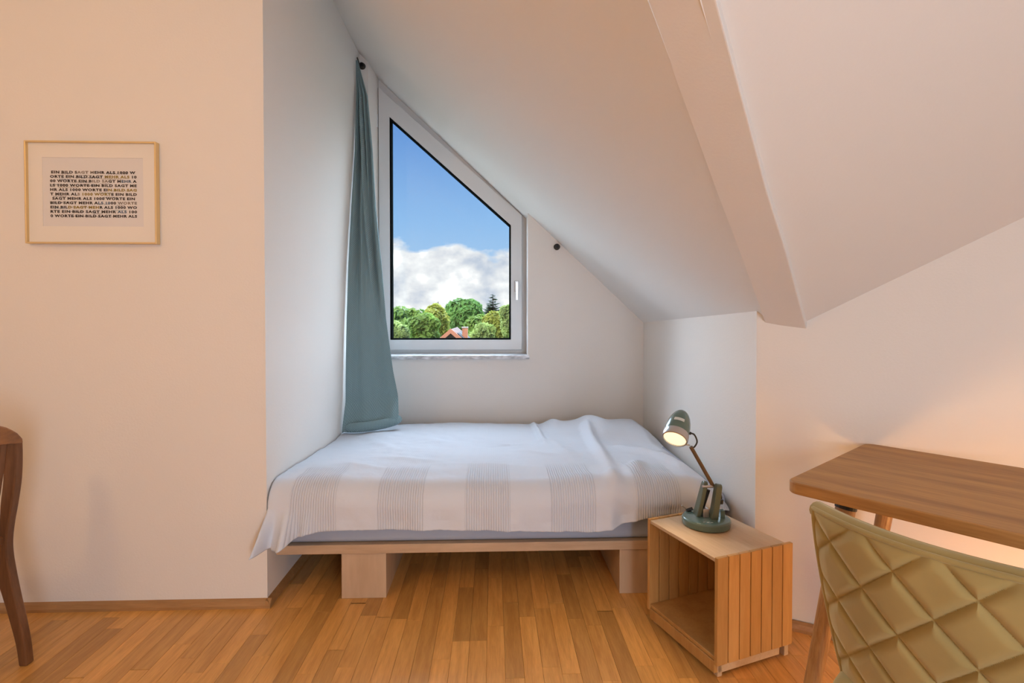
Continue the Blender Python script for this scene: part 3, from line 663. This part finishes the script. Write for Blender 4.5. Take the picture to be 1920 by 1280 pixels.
# ------------------------------------------------------------------ desk lamp on the crate
lc = Vector((.838, 2.062, .4145))
lp = thing('desk_lamp', 'green enamel desk lamp with bullet shade, lit, standing on the crate', 'lamp', lc, 0)
lathe([(.084, 0), (.091, .003), (.092, .024), (.088, .030), (.080, .032), (.0, .033)], 48).build('base', 'green', lp, smooth=True, bevel=.001)
# the two upright cheeks lean left-right seen from the camera, pivot on a steel block
rgt = Vector((.999, -.03, 0)); bk = Vector((.03, .999, 0)); up = Vector((0, 0, 1))
def LP(r, d, h): return rgt * r + bk * d + up * h
def cheek(r0, d0, rtop, dtop, name, w=.013, t=.024):
    a, c = LP(r0, d0, .038), LP(rtop, dtop, .150); ax = (c - a).normalized(); s = rgt - ax * rgt.dot(ax); s.normalize(); dpt = ax.cross(s)
    lo, hi = [], []; prof = [(0, -.012), (1, -.012)]
    loop = []
    for k in range(13): th_ = math.pi + math.pi * k / 12; loop.append((math.cos(th_) * t, math.sin(th_) * t))
    L = (c - a).length
    pts = [(q[0] * 1.0, q[1]) for q in loop] + [(.75 * q[0] * -1, L - q[1] * .75) for q in loop]
    lo = [a + dpt * p + ax * h - s * w / 1 * .62 for p, h in pts]; hi = [a + dpt * p + ax * h + s * w * .62 for p, h in pts]
    return MB().prism(lo, hi).build(name, 'greendark', lp, bevel=.003)
cheek(-.031, .012, -.003, .014, 'upright'); cheek(.022, -.020, .040, -.016, 'upright', .019, .020)
MB().box(-.018, .008, -.016, .012, .030, .066).build('pivot_block', 'chrome', lp, bevel=.004)
a, c = LP(-.014, .010, .06), LP(.010, .010, .135); MB().tube([a, c], .010, 10).build('spring_cover', 'black', lp, smooth=True)
arm0, arm1 = LP(.034, .0, .160), LP(-.062, .0, .307)
MB().tube([LP(.028, .0, .150), arm1], .0075, 12).build('arm', 'brown', lp, smooth=True)
MB().tube([LP(-.016, .0, .150), LP(.046, -.002, .150)], .006, 10).build('hinge_bolt', 'chrome', lp)
MB().tube([LP(.066, .02, .092), LP(.064, .02, .074)], .011, 12).build('clamp_knob', 'black', lp, bevel=.003)
MB().tube(spline([LP(.030, .03, .145), LP(.058, .03, .125), LP(.072, .03, .095), LP(.062, .03, .06), LP(.05, .03, .035)]), .0032, 8).build('cord', 'black', lp, smooth=True)
MB().box(.048, .066, -.024, -.006, .030, .062).build('stop_bracket', 'green', lp, bevel=.002)
MB().tube([LP(-.06, .055, .034), LP(-.035, .055, .042)], .007, 8).build('switch', 'black', lp); MB().tube([LP(-.058, .055, .040), LP(-.078, .055, .054)], .002, 8).build('switch_lever', 'chrome', lp)
for k in range(3): MB().box(-.036 + .013 * k, -.026 + .013 * k, -.062 - .003 * k, -.060 - .003 * k, .0318, .0332).build('base_emboss', 'tag', lp)
# head: bullet shade, opening tipped down, to the left and towards the camera
hc = LP(-.126, -.01, .350); hax = Vector((.44, .60, .67)).normalized()      # points from the lens to the tip
q = hax.to_track_quat('Z', 'Y').to_matrix().to_4x4(); HM = Matrix.Translation(hc) @ q
pr_ = [(.0455, .0), (.0475, .010), (.048, .03), (.0465, .05), (.043, .070), (.037, .090), (.029, .107), (.019, .119), (.009, .1255), (.0005, .127)]
hd = lathe(pr_, 40).xf(HM).build('shade', 'green', lp, smooth=True)
lathe([(.0440, -.014), (.0485, -.013), (.0500, -.006), (.0495, .012), (.0480, .016), (.0455, .016), (.0440, -.014)], 40, False).xf(HM).build('chrome_rim', 'chrome', hd, smooth=True)
lathe([(.0435, -.010), (.030, -.0125), (.0005, -.0135)], 32).xf(HM).build('lens', 'bulb', hd, smooth=True)
HI = HM.inverted()
side = (rgt - hax * rgt.dot(hax)).normalized(); fr = (-bk + hax * bk.dot(hax)).normalized(); s2 = fr.cross(hax).normalized(); s2 = s2 if s2.dot(rgt) > 0 else -s2
p0 = hc + side * .047 + hax * .038
MB().tube(spline([p0, p0 + Vector((.018, -.002, -.006)), p0 + Vector((.030, 0, -.034)), p0 + Vector((.018, 0, -.056)), arm1]), .0032, 10).build('shade_bracket', 'bronze', lp, smooth=True)
MB().tube([p0 - side * .004, p0 + side * .006], .006, 10).build('bracket_screw', 'bronze', lp)
MB().tube([arm1 + Vector((-.004, 0, .006)), arm1 + Vector((-.030, 0, .012)), hc - hax * .004 + side * .035], .003, 8).build('lower_bracket', 'chrome', lp, smooth=True)
b = MB(); nn = 8
for k in range(nn + 1):
    an = -.95 + .85 * k / nn
    for h_ in (.046, .060):
        rr = lerp([(.03, .048), (.05, .0465), (.07, .043)], h_) + .0012; dv = fr * math.cos(an) + s2 * math.sin(an); b.v.append(tuple(hc + hax * h_ + dv * rr))
b.f = [(2 * k, 2 * k + 2, 2 * k + 3, 2 * k + 1) for k in range(nn)]
b.build('label_plate', 'tag', hd, solid=.0006)
spot = light('desk_lamp_bulb', 'SPOT', lc + hc - hax * .02, 3.2, (1, .72, .40), rot=-hax, spot_size=R(125), spot_blend=.7, shadow_soft_size=.025)

# ------------------------------------------------------------------ desk at the right
dk = thing('desk', 'brown oak desk with rounded corners on splayed round legs at the right wall', 'desk', (1.392, 1.938, 0), math.atan2(-.785, .62))
# local x: along the desk towards the camera, local y: towards the right rear; the far left corner is the origin
DW, DLn = .70, 1.45
def rrect(x0, x1, y0, y1, r, n=6):
    o = []
    for cx_, cy_, a0 in ((x1 - r, y1 - r, 0), (x0 + r, y1 - r, 90), (x0 + r, y0 + r, 180), (x1 - r, y0 + r, 270)):
        for k in range(n + 1): a = R(a0 + 90 * k / n); o.append((cx_ + r * math.cos(a), cy_ + r * math.sin(a)))
    return o
lo = rrect(0, DLn, -DW, 0, .035)
MB().prism([(x, y, .728) for x, y in lo], [(x, y, .762) for x, y in lo]).build('desktop', 'desk', dk, bevel=.004, seg=3)
def dleg(t, f_):
    t, f_ = Vector(t), Vector(f_); iv = dk.matrix_basis.inverted(); t, f_ = iv @ t, iv @ f_
    MB().tube([f_, t + (f_ - t) * .05, ], [.020, .0255], 20).build('leg', 'deskleg', dk, smooth=False)
    MB().tube([t + (f_ - t) * .05, t], [.0275, .0275], 20).build('leg_collar', 'black', dk)
bpy.context.view_layer.update()
dk.matrix_basis
dleg((1.005, 1.470, .728), (.862, 1.455, 0)); dleg((1.340, 1.735, .728), (1.335, 1.885, 0))
ux = Vector((.62, -.785, 0))
dleg(Vector((1.005, 1.470, .728)) + ux * 1.12, Vector((.95, 1.36, 0)) + ux * 1.28); dleg(Vector((1.340, 1.735, .728)) + ux * 1.12, Vector((1.43, 1.83, 0)) + ux * 1.26)

# ------------------------------------------------------------------ quilted velvet chair in front of the desk
q0 = Vector((.610, 1.050, 0)); QW = .56; ZT = .822
ch = thing('quilted_chair', 'olive velvet chair with diamond-quilted back drawn up to the desk', 'chair', (q0.x, q0.y, 0), R(-49.8))
# local x along the back (towards the camera), local y towards the seat side
def backpt(s, t, off):
    """s 0..1 across, t 0..1 from top to seat, off forward of the rear face"""
    z = ZT - .012 * (2 * s - 1) ** 2 * 0 - t * .42; half = QW / 2 * (1 - .17 * t ** 1.25); x = QW / 2 + (2 * s - 1) * half
    y = off + .10 * abs(2 * s - 1) ** 2.2 + .085 * t ** 1.5 
    return x, y, z
nu, nv = 240, 210; b = MB()
for j in range(nv + 1):
    for i in range(nu + 1):
        s, t = i / nu, j / nv; A_ = s * 4.6 + t * 3.4 + .30; B_ = s * 4.6 - t * 3.4 + .10
        bul = min(abs(math.sin(math.pi * A_)), abs(math.sin(math.pi * B_))) ; bul = .013 * (1 - (1 - min(1, bul * 1.5)) ** 2)
        edge = min(1, min(s, 1 - s, t * .9 + .0) / .045); bul = bul * edge ** .5 + .002 * noise.noise((s * 9, t * 9, 2))
        b.v.append(backpt(s, t, -bul))
for j in range(nv):
    for i in range(nu): k = j * (nu + 1) + i; b.f.append((k, k + 1, k + nu + 2, k + nu + 1))
n0 = len(b.v)
for j in range(nv + 1):
    for i in range(nu + 1): s, t = i / nu, j / nv; b.v.append(backpt(s, t, .040))
for j in range(0, nv):
    for i in range(0, nu): k = n0 + j * (nu + 1) + i; b.f.append((k, k + nu + 1, k + nu + 2, k + 1))
per = [i for i in range(nu + 1)] + [(j + 1) * (nu + 1) + nu for j in range(nv)] + [nv * (nu + 1) + nu - 1 - i for i in range(nu)] + [(nv - 1 - j) * (nu + 1) for j in range(nv - 1)]
for k in range(len(per)): a, c = per[k], per[(k + 1) % len(per)]; b.f.append((a, c, c + n0, a + n0))
bo = b.build('backrest', 'velvet', ch, smooth=True)
def rim(off, name):
    pts = [backpt(0, t / 20, off) for t in range(20, 0, -1)] + [backpt(s / 24, 0, off) for s in range(25)] + [backpt(1, t / 20, off) for t in range(1, 21)]
    MB().tube([Vector(p) + Vector((0, 0, .003)) for p in pts], .0055, 10).build(name, 'velvet', bo, smooth=True)
rim(.000, 'piping'); rim(.040, 'piping')
pts = [backpt(s / 24, 0, .020) for s in range(25)]
MB().tube([Vector(p) - Vector((0, 0, .004)) for p in pts], .0175, 12).build('top_welt', 'velvet', bo, smooth=True)
linkme('seat', rbox(None, .03, QW - .03, .10, .52, .385, .475, .035), 'velvet', ch, smooth=True)
for x in (.07, QW - .07):
    for y, dy in ((.16, -.05), (.46, .04)): MB().tube([(x + (.03 if x > .2 else -.03), y + dy, 0), (x, y, .39)], [.010, .014], 12).build('leg', 'black', ch, smooth=True)

# ------------------------------------------------------------------ walnut dining chair at the left edge
wc = thing('wooden_chair', 'dark walnut dining chair with curved slatted back at the left edge', 'chair', (-1.70, 1.72, 0))
def wl(x, y, z): return (x + 1.70, y - 1.72, z)
right = [(-1.674, .800), (-1.673, .74), (-1.677, .66), (-1.689, .58), (-1.702, .51), (-1.710, .45), (-1.710, .40), (-1.702, .34), (-1.686, .25), (-1.668, .16), (-1.654, .08), (-1.646, .0)]
left = [(-1.718, .800), (-1.716, .74), (-1.718, .66), (-1.728, .58), (-1.735, .51), (-1.765, .45), (-1.775, .40), (-1.755, .34), (-1.728, .25), (-1.704, .16), (-1.685, .08), (-1.674, .0)]
rs = spline([(a, 0, z) for a, z in right], 4); ls = spline([(a, 0, z) for a, z in left], 4)
for yp in (1.935, 1.51):
    b = MB(); n = len(rs)
    for r_, l_ in zip(rs, ls):
        for (p, dy) in ((r_, -.016), (r_, .016), (l_, .016), (l_, -.016)): b.v.append(wl(p.x, yp + dy, max(0, p.z)))
    for i in range(n - 1):
        for q in range(4): w = (q + 1) % 4; b.f.append((4 * i + q, 4 * i + w, 4 * i + 4 + w, 4 * i + 4 + q))
    b.f += [(0, 1, 2, 3), (4 * n - 4, 4 * n - 3, 4 * n - 2, 4 * n - 1)]
    b.build('back_post', 'walnut', wc, bevel=.004)
M['crest_lit'] = wood('walnut_crest_lit', (.36, .155, .05), (.22, .09, .028), 'Y', 8, .35, 8)  # walnut made lighter and more orange, warm light painted into the colour
b = MB(); n = 20
for i in range(n + 1):
    s = i / n; y = 1.953 - .461 * s; k = math.sin(math.pi * s); e_ = min(1, i / 3); zt = .812 + .026 * e_ ** .5 + .058 * k; zb = .782 + .030 * k; dx = .022 * k - .012
    for dx2, z in ((-1.706, zt), (-1.664, zt - .012), (-1.660, zb), (-1.700, zb + .004)): b.v.append(wl(dx2 + dx, y, z))
for i in range(n):
    for q in range(4): w = (q + 1) % 4; b.f.append((4 * i + q, 4 * i + w, 4 * i + 4 + w, 4 * i + 4 + q))
b.f += [(0, 1, 2, 3), (4 * n, 4 * n + 1, 4 * n + 2, 4 * n + 3)]
b.build('crest_rail', M['crest_lit'], wc, bevel=.006, seg=3)
for k in range(6):
    y = 1.885 - k * .065
    pts = spline([wl(-1.685, y, .81), wl(-1.695, y - .004, .70), wl(-1.718, y, .58), wl(-1.742, y, .45)], 6)
    b = MB(); nP = len(pts)
    for p in pts:
        for dx, dy in ((.006, -.012), (.006, .012), (-.006, .012), (-.006, -.012)): b.v.append((p.x + dx, p.y + dy, p.z))
    for i in range(nP - 1):
        for q in range(4): w = (q + 1) % 4; b.f.append((4 * i + q, 4 * i + w, 4 * i + 4 + w, 4 * i + 4 + q))
    b.f += [(0, 1, 2, 3), (4 * nP - 4, 4 * nP - 3, 4 * nP - 2, 4 * nP - 1)]
    b.build('back_slat', 'walnut', wc, bevel=.002)
MB().box(*[q for q in (-2.14 + 1.70, -1.72 + 1.70, 1.50 - 1.72, 1.945 - 1.72, .43, .465)]).build('seat', 'walnut', wc, bevel=.01, seg=3)
for yp in (1.93, 1.515):
    MB().prism([wl(-2.13, yp - .018, 0), wl(-2.10, yp - .018, 0), wl(-2.10, yp + .018, 0), wl(-2.13, yp + .018, 0)], [wl(-2.13, yp - .02, .43), wl(-2.085, yp - .02, .43), wl(-2.085, yp + .02, .43), wl(-2.13, yp + .02, .43)]).build('front_leg', 'walnut', wc, bevel=.003)
    MB().box(-.40, -.055, yp - 1.72 - .011, yp - 1.72 + .011, .37, .43).build('side_rail', 'walnut', wc, bevel=.003)
